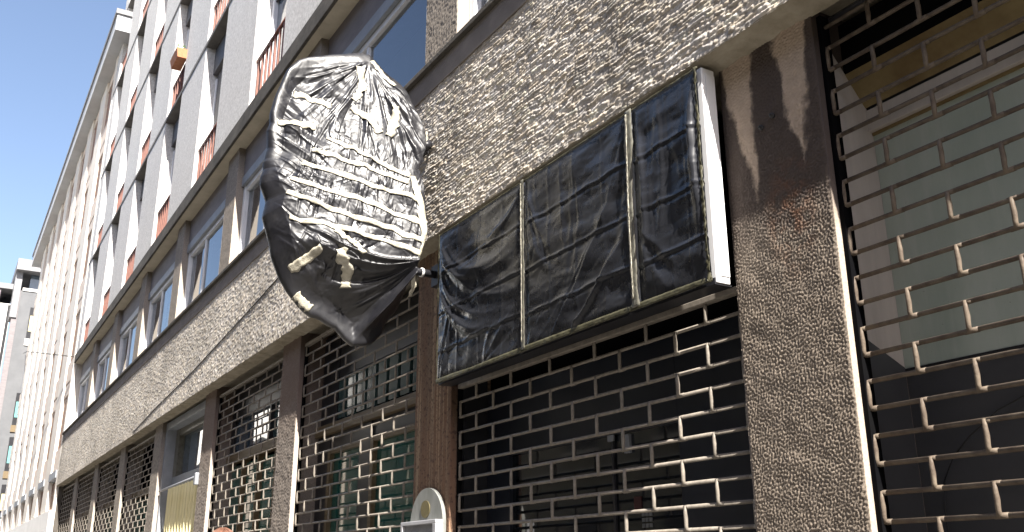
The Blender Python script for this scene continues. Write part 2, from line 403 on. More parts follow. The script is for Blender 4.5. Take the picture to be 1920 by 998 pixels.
# --- first-floor windows
def sill_window(k):
    """bay between pillar k+1 (left) and pillar k (right)"""
    x0 = XL + .1 if k == 7 else cx(k + 1) + HW
    x1 = cx(k) - HW
    f = MB()
    f.box(x0 + .003, x0 + .075, .215, .30, 5.02, 6.27); f.box(x1 - .075, x1 - .003, .215, .30, 5.02, 6.27)
    f.box(x0 + .075, x1 - .075, .225, .30, 5.02, 5.07); f.box(x0 + .075, x1 - .075, .225, .30, 6.21, 6.268)
    xm = x0 + (x1 - x0) * .40
    w = f.build('window', M['white_frame'], B, .004)
    f = MB(); f.box(xm - .025, xm + .025, .238, .30, 5.07, 6.21); f.build('mullion', M['white_frame'], w)
    o = MB().add([(x0+.07,.272,5.06),(xm,.272,5.06),(xm,.272,6.22),(x0+.07,.272,6.22)], [(0,1,2,3)]).build('pane', M['clear_glass'], w)
    o = MB().add([(xm,.262,5.06),(x1-.07,.262,5.06),(x1-.07,.262,6.22),(xm,.262,6.22)], [(0,1,2,3)]).build('pane', M['clear_glass'], w)
    MB().add([(x0,.56,5.02),(x1,.56,5.02),(x1,.56,6.4),(x0,.56,6.4)], [(0,1,2,3)]).build('room_back', M['room'], w)
    rnd = random.Random(k + 31)
    for (ca, cb) in ((x0 + .06, x0 + .06 + rnd.uniform(.35, .8)), (x1 - rnd.uniform(.25, .7), x1 - .06)):
        xs = np.linspace(ca, cb, 70); zz = np.array([5.03, 5.6, 6.3]); Xg, Zg = np.meshgrid(xs, zz)
        Yg = .40 + .022 * np.sin(Xg * 62 + np.sin(Xg * 17) * 2) + .0 * Zg
        grid_mesh('curtain', np.stack([Xg, Yg, Zg], -1), M['curtain'], w)
    box('shutter_box', (x0 + .003, x1 - .003, .20, .60, 6.405, 6.799), M['mauve_panel'], w)
    box('lintel', (x0 + .003, x1 - .003, .185, .60, 6.272, 6.40), M['grey_frame'], w, .004)
    # wall below/behind
    return w
for k in range(-2, 8): sill_window(k)

# --- upper storeys: pilasters, french windows with red railings
def opening(k): return (-10.43 - 3 * (k - 3), -9.13 - 3 * (k - 3))
lefts = [opening(k) for k in range(-1, 9)]
for i, k in enumerate(range(-2, 9)):
    xr = opening(k)[0] if k >= -1 else 3.2; 
    x1 = opening(k)[0]; x0 = max(opening(k + 1)[1], XL)
    if x0 >= x1: continue
    P('pilaster', (x0, x1, .02, .60, 7.032, 19.6), M['stucco'], .01)
levels = [(7.03, 9.42), (9.52, 11.93), (12.03, 14.47), (14.57, 16.98), (17.08, 19.6)]
def french_window(k, li):
    x0, x1 = opening(k); z0, z1 = levels[li]
    if x1 < XL: return
    x0 = max(x0, XL + .02)
    f = MB(); f.box(x0 + .003, x0 + .07, .205, .40, z0 + .002, z1 - .5); f.box(x1 - .07, x1 - .003, .205, .40, z0 + .002, z1 - .5)
    xm = (x0 + x1) / 2; f.box(xm - .03, xm + .03, .215, .40, z0 + .002, z1 - .5)
    w = f.build('french_window', M['white_frame'], B)
    MB().add([(x0,.26,z0+.002),(x1,.26,z0+.002),(x1,.26,z1-.4),(x0,.26,z1-.4)], [(0,1,2,3)]).build('pane', M['sky_glass'], w)
    rnd = random.Random(k * 17 + li * 5)
    drop = rnd.choice([.25, .5, .9, 1.3]) if k != 3 else .45
    s = MB(); zz = z1 - .42
    nsl = int(drop / .055)
    for q in range(nsl): s.box(x0 + .07, x1 - .07, .224, .25, zz - (q + 1) * .055, zz - q * .055 - .008)
    if nsl: s.build('roller_shutter', M['shutter'], w)
    box('shutter_box', (x0 + .003, x1 - .003, .16, .60, z1 - .42, z1 - .002), M['shutter'], w)
    r = MB(); h = .66; y = .085
    r.tube([(x0, y, z0 + h), (x1, y, z0 + h)], .024, 6); r.tube([(x0, y, z0 + .06), (x1, y, z0 + .06)], .015, 6)
    nb = 8
    for q in range(nb):
        xx = x0 + .06 + (x1 - x0 - .12) * q / (nb - 1)
        r.box(xx - .016, xx + .016, y - .012, y + .012, z0 + .06, z0 + h)
    r.build('railing', M['red_rail'], w)
for k in range(-1, 9):
    for li in range(5): french_window(k, li)

# --- shopfronts behind the grilles
def bay(k): return (XL + .12 if k == 7 else cx(k + 1) + HW, cx(k) - HW)
# right-hand entrance recess
x0, x1 = cx(0) + HW, cx(-1) - HW
ent = P('entrance', (x0 - .1, x1 + .1, .405, .60, G, 3.70), M['charcoal_panel'])
box('upper_panel', (x0, x1, .400, .4049, 2.335, 3.26), M['sage_panel'], ent)
box('panel_joint', (x0, x1, .397, .4049, 2.322, 2.334), M['dark_frame'], ent)
box('head_rail', (x0, x1, .372, .4049, 3.262, 3.352), M['pale_jamb'], ent, .003)
box('head_trim', (x0, x1, .392, .4049, 3.25, 3.2615), M['yellow_board'], ent)
for xa, nm in ((x0 + .004, 1), (x1 - .004, -1)):
    MB().add([(xa,.15,2.447),(xa,.398,2.338),(xa,.398,3.335),(xa,.15,3.637)], [(0,1,2,3)]).build('jamb', M['pale_jamb'], ent)
    MB().add([(xa,.15,G),(xa,.398,G),(xa,.398,2.338),(xa,.15,2.447)], [(0,1,2,3)]).build('jamb_base', M['charcoal_panel'], ent)
box('jamb_edge', (x0 + .001, x0 + .02, .150, .195, G, 3.70), M['black_gap'], ent)
MB().add([(x0,.275,3.482),(x1,.275,3.482),(x1,.372,3.362),(x0,.372,3.362)], [(0,1,2,3)]).build('soffit_board', M['yellow_board'], ent)
MB().add([(x0,.275,3.70),(x1,.275,3.70),(x1,.275,3.483),(x0,.275,3.483)], [(0,1,2,3)]).build('shutter_slot', M['black_gap'], ent)
MB().tube([(x0 + .05 , .17, 3.665), (x1 - .05, .17, 3.665)], .014, 8).build('guide_rail', M['dark_frame'], ent)
# bay 0: dark shopfront behind the sign
a, b = bay(0)
sf = P('shopfront', (a, b, .40, .60, G, 3.70), M['black_gap'])
f = MB(); f.box(a + .002, -4.79, .35, .399, G, 2.7); f.box(-3.29, b - .002, .352, .399, G, 2.7); f.box(-4.79, -3.29, .351, .399, 2.302, 2.7)
f.build('dark_panel', M['navy_panel'], sf)
MB().add([(-4.79,.372,G),(-3.29,.372,G),(-3.29,.372,2.302),(-4.79,.372,2.302)], [(0,1,2,3)]).build('glass_door', M['dark_glass'], sf)
f = MB(); f.box(-3.812, -3.795, .360, .3715, G, 2.302); f.build('door_edge', M['dark_frame'], sf)
f = MB(); f.box(-3.83, -3.78, .352, .3595, 2.27, 2.30); f.box(-3.70, -3.66, .355, .3712, 2.20, 2.29); f.build('door_fitting', M['galvanised'], sf)
st = MB(); st.box(-3.655, -3.60, .366, .3712, 1.93, 1.99); stk = st.build('sticker', M['red_print'], sf)
st = MB()
for i in range(3):
    for j in range(3): st.box(-3.60 + i * .027, -3.581 + i * .027, .366, .3712, 1.845 + j * .026, 1.863 + j * .026)
st.build('icon', M['white_print'], stk)
for xa in (a + .002, b - .05): box('side_guide', (xa, xa + .048, .19, .349, G, 3.69), M['dark_frame'], sf)
# bay 1: wooden transom with teal panes
a, b = bay(1)
sf = P('shopfront', (a, b, .42, .60, G, 3.70), M['black_gap'])
box('transom', (a + .003, b - .003, .30, .419, 2.785, 2.872), M['wood'], sf, .004)
f = MB(); f.box(a + .003, a + .30, .34, .419, G, 2.784); f.box(-7.10, -6.86, .33, .419, G, 2.784); f.box(a+.3, b-.003, .345, .419, 2.66, 2.784); f.build('dark_stile', M['dark_frame'], sf)
f = MB(); f.box(-6.86, -6.80, .325, .419, G, 2.66); f.box(a + .30, a + .35, .325, .419, G, 2.66); f.box(-6.8, b - .003, .328, .419, 2.615, 2.659); f.box(a + .35, -7.1, .328, .419, 2.615, 2.659); f.build('wooden_stile', M['wood'], sf)
def pane(x0, x1, z0, z1, y, m, sf, nm='pane'): return MB().add([(x0,y,z0),(x1,y,z0),(x1,y,z1),(x0,y,z1)], [(0,1,2,3)]).build(nm, m, sf)
pane(-6.80, b - .003, G, 2.615, .36, M['teal_glass'], sf); pane(a + .35, -7.10, G, 2.615, .365, M['teal_glass'], sf)
f = MB(); q = 0
xx = a + .42
while xx < b - .05:
    f.box(xx, xx + .16, .352, .372, 2.905, 3.255); xx += .215
f.build('upper_pane', M['grey_teal'], sf)
f = MB(); f.box(a + .003, a + .40, .352, .419, 2.873, 3.69); f.box(a + .4, b - .003, .358, .419, 3.27, 3.69); f.build('dark_panel', M['dark_frame'], sf)
pane(a + .4, b - .003, 2.873, 3.27, .39, M['teal_glass'], sf)
# bay 2
a, b = bay(2)
sf = P('shopfront', (a, b, .42, .60, G, 3.70), M['black_gap'])
box('transom', (a + .003, b - .003, .30, .419, 2.845, 2.93), M['wood'], sf, .004)
f = MB(); f.box(a + .003, a + .16, .33, .419, 2.931, 3.69); f.box(a + .16, b - .003, .331, .419, 3.31, 3.69); f.box(-9.62, -9.58, .331, .419, 2.931, 3.31); f.build('dark_panel', M['dark_frame'], sf)
pane(a + .16, -9.62, 2.931, 3.31, .36, M['sky_glass'], sf); pane(-9.58, b - .003, 2.931, 3.31, .37, M['grey_teal'], sf)
for i in range(4):
    xa = a + .05 + i * .6
    pane(xa, xa + .5, G, 2.8, .365 + .002 * i, M['teal_glass'], sf)
    box('wooden_stile', (xa + .5, xa + .535, .33, .419, G, 2.844), M['wood'], sf)
# bay 3: grey framed door with transom light, yellow slatted blind and its roller
a, b = bay(3)
sf = P('shopfront', (a, b, .46, .60, G, 3.70), M['black_gap'])
f = MB(); f.box(a + .002, a + .10, .17, .459, G, 3.69); f.box(b - .05, b - .002, .17, .459, G, 3.69); f.box(a + .10, b - .05, .172, .459, 3.59, 3.69); f.box(a + .1, b - .05, .30, .459, 2.78, 2.93)
f.build('door_frame', M['grey_frame'], sf, .005)
f = MB(); f.box(a + .10, a + .30, .30, .459, 2.93, 3.59); f.box(a + .3, b - .05, .305, .459, 3.50, 3.59); f.build('inner_frame', M['olive_tape'], sf)
pane(a + .30, b - .05, 2.93, 3.50, .38, M['sky_glass'], sf)
xs = np.linspace(a + .10, b - .05, 421); zz = np.array([G, 1.5, 2.775])
Xg, Zg = np.meshgrid(xs, zz); Yg = .24 + .07 * np.abs(np.sin((Xg - a) * math.pi / .17)) ** .7
grid_mesh('slatted_blind', np.stack([Xg, Yg, Zg], -1), M['yellow_slat'], sf)
rl = MB().tube([(a + .06, .16, 2.74), (b + .02, .10, 2.74)], .016, 10).build('blind_roller', M['galvanised'], sf)
MB().box(b - .01, b + .06, .07, .118, 2.64, 2.78).build('roller_bracket', M['galvanised'], rl, .008)
# bays 4-7: dim fronts
for k in range(4, 8):
    a, b = bay(k)
    sf = P('shopfront', (a, b, .42, .60, G, 3.70), M['black_gap'])
    box('transom', (a + .003, b - .003, .30, .419, 2.845, 2.93), M['wood'], sf)
    for i in range(3):
        xa = a + .06 + i * .8
        if xa + .7 < b: pane(xa, xa + .7, G, 2.8, .37, M['teal_glass'], sf)

# ------------------------------------------------------------------ security grilles
def grille(x0, x1, ztop, phase, label, m, y=.17, fine=True, zb=None, rail=False):
    n = 8 if fine else 5
    dz, L, r = .0925, .40, .0086
    g = thing('security_grille', label, 'security grille', ((x0 + x1) / 2, y, G), 'tubular brick pattern security grilles over the shops')
    rods = MB(); links = rods; rnd = random.Random(int(x0 * 100))
    z = ztop; row = 0; zs = []
    while z > G + .03:
        sag = rnd.uniform(-.003, .003)
        rods.tube([(x0, y, z), (x0 + (x1 - x0) * .5, y, z + sag), (x1, y, z)], r, n)
        zs.append(z); z -= dz
    for i in range(len(zs) - 1):
        xv = x0 + ((.02 + phase * .2) if i % 2 else (.02 + (1 - phase) * .2))
        while xv < x1 - .005:
            za, zb_ = zs[i], zs[i + 1]
            jx = rnd.uniform(-.003, .003)
            lean = .007 if fine else 0
            links.tube([(xv + jx, y - .003, za + .004), (xv + jx, y - .007, za - .018), (xv + jx + lean * .3, y - .008, (za + zb_) / 2), (xv + jx, y - .007, zb_ + .016), (xv + jx, y - .003, zb_ - .006)],
                       [.0075, .0082, .0088, .0082, .009], n)
            if fine:
                rods.tube([(xv - .02, y, zb_), (xv + .028, y, zb_)], .0095, 8)
                rods.tube([(xv - .012, y, za), (xv + .02, y, za)], .0088, 8)
            xv += L
    rods.build('lattice', m, g)
    for xa in (x0 - .012, x1 + .004): box('guide_channel', (xa, xa + .008, y - .012, y + .02, G, ztop + .02), M['black_gap'], g)
    if rail: box('top_rail', (x0, x1, y - .02, y + .02, ztop - .012, ztop + .016), m, g, .004)
    return g
a, b = cx(0) + HW, cx(-1) - HW
grille(a - .002, b, 1.80 + .0925 * 20, 0, 'nearest grille, at the right, in front of the grey and green entrance panels', M['grille_old'], y=.172)
a, b = bay(0); grille(a + .03, b - .01, 2.735, 0, 'grille under the black wrapped shop sign', M['grille'], y=.168, rail=True)
a, b = bay(1); grille(a + .02, b - .005, 3.61, 1, 'grille over teal glass behind the hanging tail of the wrapped round sign', M['grille'], y=.172, rail=True)
a, b = bay(2); grille(a + .02, b - .005, 3.61, 0, 'grille with a bright white reflection in the window behind, right of the yellow blind', M['grille'], y=.172, rail=True)
for k, lb in zip(range(4, 8), ('dark grille just left of the yellow slatted blind', 'second dark grille left of the yellow slatted blind',
                               'third dark grille left of the yellow slatted blind', 'farthest dark grille, at the left end of the stone band')):
    a, b = bay(k); grille(a + .02, b - .005, 3.61, k % 2, lb, M['grille'], y=.172, fine=False, rail=True)

def fold(H, a0, b0, d, p0, p1, p2, w, amp, lean=0.0, soft=.22):
    """adds one creased fold of the film to the height field H (origin a0,b0, cell d): a ridge along the curve p0-p1-p2"""
    t = np.linspace(0, 1, 26)[:, None]
    C = (1 - t) ** 2 * np.array(p0) + 2 * t * (1 - t) * np.array(p1) + t ** 2 * np.array(p2)
    m = 3.2 * w; n1, n0 = H.shape
    i0 = max(0, int((C[:, 0].min() - m - a0) / d)); i1 = min(n0, int((C[:, 0].max() + m - a0) / d) + 2)
    j0 = max(0, int((C[:, 1].min() - m - b0) / d)); j1 = min(n1, int((C[:, 1].max() + m - b0) / d) + 2)
    if i1 <= i0 or j1 <= j0: return
    A, B_ = np.meshgrid(a0 + np.arange(i0, i1) * d, b0 + np.arange(j0, j1) * d)
    best = np.full(A.shape, 9e9); tb = np.zeros(A.shape); sd_ = np.zeros(A.shape)
    for k in range(25):                                   # distance to each piece of the curve
        e = C[k + 1] - C[k]; L2 = e @ e + 1e-12
        q = np.clip(((A - C[k, 0]) * e[0] + (B_ - C[k, 1]) * e[1]) / L2, 0, 1)
        dx_, dy_ = A - C[k, 0] - q * e[0], B_ - C[k, 1] - q * e[1]; dd = dx_ ** 2 + dy_ ** 2
        m_ = dd < best; best[m_] = dd[m_]; tb[m_] = ((k + q) / 25)[m_]; sd_[m_] = (e[0] * dy_ - e[1] * dx_)[m_]
    dist = np.sqrt(best); ww = w * (1 + lean * np.sign(sd_)) * (.45 + .75 * tb)
    x = dist / ww; prof = np.exp(-np.sqrt(x * x + soft * soft) + soft)
    H[j0:j1, i0:i1] += amp * prof * np.clip(tb * 5, 0, 1) * np.clip((1 - tb) * 3, 0, 1) * np.clip((3.2 - x) / 1.2, 0, 1)

# ------------------------------------------------------------------ wrapped shop sign
SX0, SX1, SZ0, SZ1 = -5.055, -2.615, 2.735, 3.695
S = thing('shop_sign', 'long box sign wrapped in black plastic sheets above the dark shopfront', 'sign', ((SX0 + SX1) / 2, 0, SZ0))
f = MB(); f.box(SX0, SX1, .012, .084, SZ0, SZ1); f.build('light_box', M['white_box'], S, .004)
f = MB(); f.box(SX0 + .001, SX1 - .006, .0125, .0945, SZ0 - .007, SZ0 - .0005); f.box(SX0 + .001, SX1 - .006, .006, .0118, SZ0 - .007, SZ0 + .02); f.build('base_plate', M['dark_frame'], S)
f = MB(); f.box(SX1 + .002, SX1 + .0045, .030, .080, SZ0 + .03, SZ1 - .03); f.build('end_cap', M['white_box'], S)
def sheet_panel(x0, x1, seed, drape):
    d = .0075; nx = int((x1 - x0) / d); nz = int((SZ1 - SZ0) / d)
    xs = np.linspace(x0, x1, nx); zs = np.linspace(SZ0, SZ1, nz); X, Z = np.meshgrid(xs, zs)
    u = (X - x0) / (x1 - x0); w = (Z - SZ0) / (SZ1 - SZ0)
    H = band(nz, nx, d, d, .25, .9, seed, .45, 1) * .0022 + band(nz, nx, d, d, .035, .10, seed + 1, .22, 1) * .00018 + band(nz, nx, d, d, .09, .3, seed + 2, .35, 1) * .0004
    r = np.random.default_rng(seed); wd, hg = x1 - x0, SZ1 - SZ0
    for (a, b, c, n, sp, w_, amp) in drape:               # a bundle of n folds near the curve a-b-c
        for q in range(n):
            o1, o2 = r.normal(0, sp, 2), r.normal(0, sp, 2); o3 = r.normal(0, sp * .35, 2)
            pt = lambda p, o: (x0 + (p[0] + o[0]) * wd, SZ0 + (p[1] + o[1]) * hg)
            fold(H, x0, SZ0, d, pt(a, o3), pt(b, o1), pt(c, o2), w_ * r.uniform(.6, 1.4), amp * r.uniform(.4, 1.2) * r.choice([1, 1, -.7]), r.uniform(-.5, .5))
    for q in range(5):                                   # short stray crinkles
        a = r.uniform(0, 1, 2); dv = np.array([r.normal(0, .06), r.normal(0, .14)])
        fold(H, x0, SZ0, d, (x0 + a[0] * wd, SZ0 + a[1] * hg), (x0 + (a[0] + dv[0]) * wd, SZ0 + (a[1] + dv[1]) * hg), (x0 + (a[0] + dv[0] * 2.2 + .03) * wd, SZ0 + (a[1] + dv[1] * 2) * hg), .012, .0022 * r.choice([1, -1]))
    edge = sstep(0, .06, np.minimum(np.minimum(u, 1 - u) * (x1 - x0), np.minimum(w, 1 - w) * (SZ1 - SZ0)))
    H = H * (.25 + .75 * edge) + edge * .006
    # packing creases of the folded sheet: sharp horizontal and upright lines
    for zc in (.20, .45, .72): 
        zz = zc + (X - x0) * .02 + band(nz, nx, d, d, .15, .5, seed + 7) * .003
        H += np.exp(-((w - zz) / .008) ** 2) * .0055 - np.exp(-((w - zz + .016) / .008) ** 2) * .003
    for xc in (.26, .52, .78): H += np.exp(-((u - xc) / .012) ** 2) * .0018
    return grid_mesh('plastic_sheet', np.stack([X, -.003 - H, Z], -1), M['sheet'], S)
d1, d2 = -4.035, -3.095
sheet_panel(SX0 + .005, d1 - .012, 301, [((0, .97), (.25, .45), (1.0, .62), 7, .10, .030, .011), ((0, .75), (.12, .35), (.75, .25), 5, .08, .026, .009),
    ((.02, .02), (.10, .16), (.22, .46), 6, .05, .016, .010), ((1.0, .95), (.6, .75), (.35, .85), 4, .08, .03, .006), ((.55, .02), (.7, .12), (.95, .30), 5, .06, .02, .006)])
sheet_panel(d1 + .012, d2 - .02, 311, [((.22, .0), (.5, .22), (.98, .72), 4, .035, .016, .013), ((.42, .0), (.6, .14), (.98, .44), 4, .05, .018, .010), ((.05, .0), (.18, .12), (.35, .32), 5, .06, .014, .008),
    ((.02, .98), (.10, .6), (.30, .40), 5, .07, .024, .008), ((.5, .95), (.52, .6), (.5, .25), 6, .14, .03, .004), ((1., .95), (.85, .7), (.8, .35), 4, .07, .03, .006)])
sheet_panel(d2 + .02, SX1 - .012, 321, [((.06, .95), (.22, .55), (.10, .05), 4, .05, .03, .010), ((.92, .97), (.82, .6), (.95, .05), 6, .035, .018, .011), ((.4, .98), (.45, .6), (.3, .25), 5, .10, .035, .007),
    ((.0, .35), (.2, .2), (.5, .12), 4, .06, .022, .008), ((.97, .55), (.8, .5), (.62, .62), 4, .05, .02, .006)])
def tape_line(name, pts, w, m, parent, up, jig=.004, seed=1):
    """a ribbon of tape along pts; up = sideways direction"""
    r = np.random.default_rng(seed); pts = np.array(pts, float)
    seg = np.linalg.norm(np.diff(pts, axis=0), axis=1); t = np.concatenate([[0], np.cumsum(seg)]); n = max(4, int(t[-1] / .012))
    tt = np.linspace(0, t[-1], n); Q = np.stack([np.interp(tt, t, pts[:, i]) for i in range(3)], -1); up = np.array(up, float)
    ww = w * (1 + .12 * np.interp(tt, np.linspace(0, t[-1], 12), r.standard_normal(12)))
    rows = [Q + up * (s * ww[:, None] / 2) + r.standard_normal((n, 1)) * np.array([[0, -jig * .3, 0]]) for s in (-1, -.33, .33, 1)]
    o = grid_mesh(name, np.stack(rows, 0), m, parent)
    so = o.modifiers.new('thickness', 'SOLIDIFY'); so.thickness = .0012; so.offset = 0
    return o
tape_line('tape', [(d1, -.016, SZ0 + .01), (d1 + .004, -.018, 3.2), (d1, -.016, SZ1)], .030, M['olive_tape'], S, (1, 0, 0), seed=2)
tape_line('tape', [(d2, -.016, SZ0 + .01), (d2 - .006, -.019, 3.2), (d2 + .006, -.016, SZ1)], .048, M['olive_tape'], S, (1, 0, 0), seed=3)
tape_line('tape', [(d2 - .012, -.021, SZ0 + .05), (d2 - .014, -.023, 3.2), (d2 - .006, -.021, SZ1 - .02)], .010, M['tape'], S, (1, 0, 0), seed=4)
tape_line('tape', [(d1 - .008, -.021, SZ0 + .05), (d1 - .002, -.023, 3.2), (d1 - .008, -.021, SZ1 - .02)], .009, M['tape'], S, (1, 0, 0), seed=5)
tape_line('tape', [(SX0, -.012, SZ0 + .012), (SX1, -.012, SZ0 + .012)], .026, M['dull_tape'], S, (0, 0, 1), seed=6)
tape_line('tape', [(SX0, -.010, SZ1 - .008), (SX1, -.010, SZ1 - .008)], .010, M['dull_tape'], S, (0, 0, 1), seed=7)
tape_line('tape', [(SX0 + .006, -.012, SZ0), (SX0 + .006, -.012, SZ1)], .012, M['dull_tape'], S, (1, 0, 0), seed=8)
tape_line('tape', [(SX1 - .014, -.014, SZ0), (SX1 - .014, -.020, 3.1), (SX1 - .014, -.014, SZ1)], .016, M['dull_tape'], S, (1, 0, .0), .01, seed=9)

# ------------------------------------------------------------------ wrapped round projecting sign
OUT = [(-0.953,4.781),(-0.804,4.845),(-0.557,4.936),(-0.475,4.955),(-0.373,4.86),(-0.293,4.822),(-0.204,4.746),(-0.127,4.585),(-0.08,4.358),(-0.104,4.216),(-0.139,4.093),(-0.117,3.889),(-0.111,3.705),(-0.119,3.503),(-0.146,3.409),(-0.196,3.261),(-0.281,3.111),(-0.306,3.04),(-0.347,3.001),(-0.415,2.966),(-0.483,2.945),(-0.536,2.979),(-0.598,3.044),(-0.694,3.084),(-0.761,3.098),(-0.847,3.162),(-0.919,3.257),(-0.993,3.378),(-1.045,3.519),(-1.071,3.599),(-1.088,3.767),(-1.1,4.044),(-1.097,4.224),(-1.088,4.409),(-1.049,4.569),(-1.007,4.695)]
BX = -5.25
W = thing('blade_sign', 'round projecting sign bagged in crumpled black plastic and bound with cream tape', 'sign', (BX, -.1, 3.0))
GN, GD = 512, .0046                        # noise tiles 2.35 m square
def tile(lo, hi, seed, ay=1, ax=1): return band(GN, GN, GD, GD, lo, hi, seed, ay, ax)
T_big, T_med, T_fin, T_ver, T_mic = tile(.14, .6, 1), tile(.06, .22, 2), tile(.025, .08, 3), tile(.02, .06, 4, .28, 1), tile(.012, .03, 5)
T_med2 = tile(.07, .25, 6, .5, 1)
def samp(T, y, z):
    fy = np.mod((y + 1.6) / GD, GN); fz = np.mod((z - 2.6) / GD, GN)
    i = np.floor(fz).astype(int) % GN; j = np.floor(fy).astype(int) % GN; u = fy - np.floor(fy); w = fz - np.floor(fz)
    i2, j2 = (i + 1) % GN, (j + 1) % GN
    return T[i, j]*(1-u)*(1-w) + T[i, j2]*u*(1-w) + T[i2, j]*(1-u)*w + T[i2, j2]*u*w
BH = np.zeros((632, 352)); BA, BB, BD = -1.17, 2.86, .0034         # height field of the film
def build_film():
    r = np.random.default_rng(77); F = lambda *a, **k: fold(BH, BA, BB, BD, *a, **k)
    for q in range(95):                                  # fan from the upper clamp
        a = r.uniform(-1.25, .75); L = r.uniform(.25, 1.0) * (1.0 if abs(a) < .8 else .6); s0 = r.uniform(.0, .22)
        c = (-.50, 4.86); u_ = lambda a_, l: (c[0] + math.sin(a_) * l, c[1] - math.cos(a_) * l)
        F(u_(a, s0), u_(a + r.normal(0, .06), s0 + L * .5), u_(a + r.normal(0, .10), s0 + L), r.uniform(.007, .020), r.uniform(.003, .010) * r.choice([1, 1, 1, -.8]), r.uniform(-.6, .6))
    for q in range(44):                                  # folds running in from the left edge
        z = r.uniform(3.5, 4.7); L = r.uniform(.15, .5)
        F((-1.08, z), (-1.08 + L * .5, z - L * r.uniform(.2, .7)), (-1.08 + L, z - L * r.uniform(.5, 1.2)), r.uniform(.007, .022), r.uniform(.003, .009) * r.choice([1, 1, -.8]), r.uniform(-.6, .6))
    for q in range(170):                                 # short pleats gathered between the tape strips
        y, z = r.uniform(-.95, -.16), 0; z = 3.62 - .22 * (y + .6) + r.uniform(0, .62); L = r.uniform(.05, .13)
        F((y, z + L), (y + r.normal(0, .012), z), (y - .03 + r.normal(0, .02), z - L), r.uniform(.0045, .010), r.uniform(.002, .006) * r.choice([1, -1]), r.uniform(-.5, .5))
    for q in range(60):                                  # swags from the tie at the lower arm into the sagging belly
        e = (r.uniform(-1.0, -.35), 0); k = r.uniform(0, 1); e = (-.45 - .6 * (1 - k), 3.02 + .75 * (1 - k) ** 1.3 + r.normal(0, .03))
        F((-.17, 3.47), (-.42 - .12 * (1 - k) + r.normal(0, .04), 3.12 + .22 * (1 - k) + r.normal(0, .03)), e, r.uniform(.009, .026), r.uniform(.004, .013) * r.choice([1, 1, -.8]), r.uniform(-.6, .6))
    F((-.185, 3.46), (-.345, 3.19), (-.50, 2.955), .022, .055, .5)
    for q in range(10):                                  # the stretched hem from the tie to the hanging corner
        F((-.18, 3.46), (-.33 + r.normal(0, .03), 3.2), (-.47 + r.normal(0, .05), 2.97), r.uniform(.010, .02), r.uniform(.006, .018), r.uniform(-.6, .6))
    for q in range(260):                                 # fine sharp creases
        y, z, a, L = r.uniform(-1.08, -.12), r.uniform(3.05, 4.88), r.normal(1.9, .8), r.uniform(.05, .16)
        F((y, z), (y + L * math.cos(a), z + L * math.sin(a)), (y + 1.9 * L * math.cos(a + .15), z + 1.9 * L * math.sin(a + .15)), .0045, r.uniform(.001, .0026) * r.choice([1, -1]), r.uniform(-.6, .6), soft=.15)
    for q in range(150):                                 # small crinkles everywhere
        y, z, a, L = r.uniform(-1.08, -.12), r.uniform(3.35, 4.88), r.uniform(0, 3.14), r.uniform(.03, .10)
        F((y, z), (y + L * math.cos(a), z + L * math.sin(a)), (y + 1.9 * L * math.cos(a + .3), z + 1.9 * L * math.sin(a + .3)), r.uniform(.006, .016), r.uniform(.0015, .0055) * r.choice([1, -1]), r.uniform(-.6, .6))
    for q in range(26):                                  # knotted bits low on the face
        y, z, a, L = r.normal(-.68, .10), r.normal(3.40, .10), r.uniform(0, 3.14), r.uniform(.03, .08)
        F((y, z), (y + L * math.cos(a), z + L * math.sin(a)), (y + 1.9 * L * math.cos(a + .4), z + 1.9 * L * math.sin(a + .4)), r.uniform(.006, .014), r.uniform(.006, .014) * r.choice([1, -1]))
build_film()
def bag_front(y, z):
    """height of the crumpled film in front of the sign's middle plane"""
    fy = np.clip((np.asarray(y) - BA) / BD, 0, BH.shape[1] - 1.001); fz = np.clip((np.asarray(z) - BB) / BD, 0, BH.shape[0] - 1.001)
    j, i = fy.astype(int), fz.astype(int); u, w = fy - j, fz - i
    h = BH[i, j]*(1-u)*(1-w) + BH[i, j+1]*u*(1-w) + BH[i+1, j]*(1-u)*w + BH[i+1, j+1]*u*w
    h = h + samp(T_big, y, z) * .005 + samp(T_fin, y, z) * .00035
    # slack film: it hangs fuller towards the wall and the belly, then turns back under the sign
    return h + .25 * (y + 1.1) + .19 * sstep(0, 1, (4.95 - z) / 1.4) - .30 * sstep(0, 1, (3.54 - z) / .6)
def outline_at(th, cy, cz):
    o = np.array(OUT); a = np.unwrap(np.arctan2(o[:, 1] - cz, o[:, 0] - cy)); r = np.hypot(o[:, 0] - cy, o[:, 1] - cz)
    if a[-1] < a[0]: a = -a; th = -th
    s = np.argsort(a); a, r = a[s], r[s]
    A = np.concatenate([a - 2*np.pi, a, a + 2*np.pi]); Rr = np.tile(r, 3)
    return np.interp(th, A, Rr)
NT_, NR = 960, 190
CY, CZ = -.58, 3.95
th = np.linspace(0, 2*np.pi, NT_ + 1); ro = outline_at(th, CY, CZ)
ro = ro + .0055 * np.interp(th, np.linspace(0, 2*np.pi, 70), np.random.default_rng(8).standard_normal(70)) * np.minimum(1, np.minimum(th, 2*np.pi - th) * 4)
rr = np.linspace(0, 1, NR) ** .85
rows = []
for side in (1, -1):
    seq = rr if side == 1 else rr[::-1][1::3]
    for q in seq:
        y = CY + np.cos(th) * ro * q; z = CZ + np.sin(th) * ro * q
        dome = np.sqrt(np.clip(1 - q ** 9, 0, 1))
        if side == 1: x = BX + (.10 + .02 * (1 - q * q)) * dome + (bag_front(y, z) - .155) * min(1, (1 - q) * 7)
        else: x = BX - .10 * dome + (samp(T_big, y, z) * .01) * min(1, (1 - q) * 6)
        rows.append(np.stack([x, y, z], -1))
bag = grid_mesh('plastic_bag', np.stack(rows, 0), M['bag'], W)
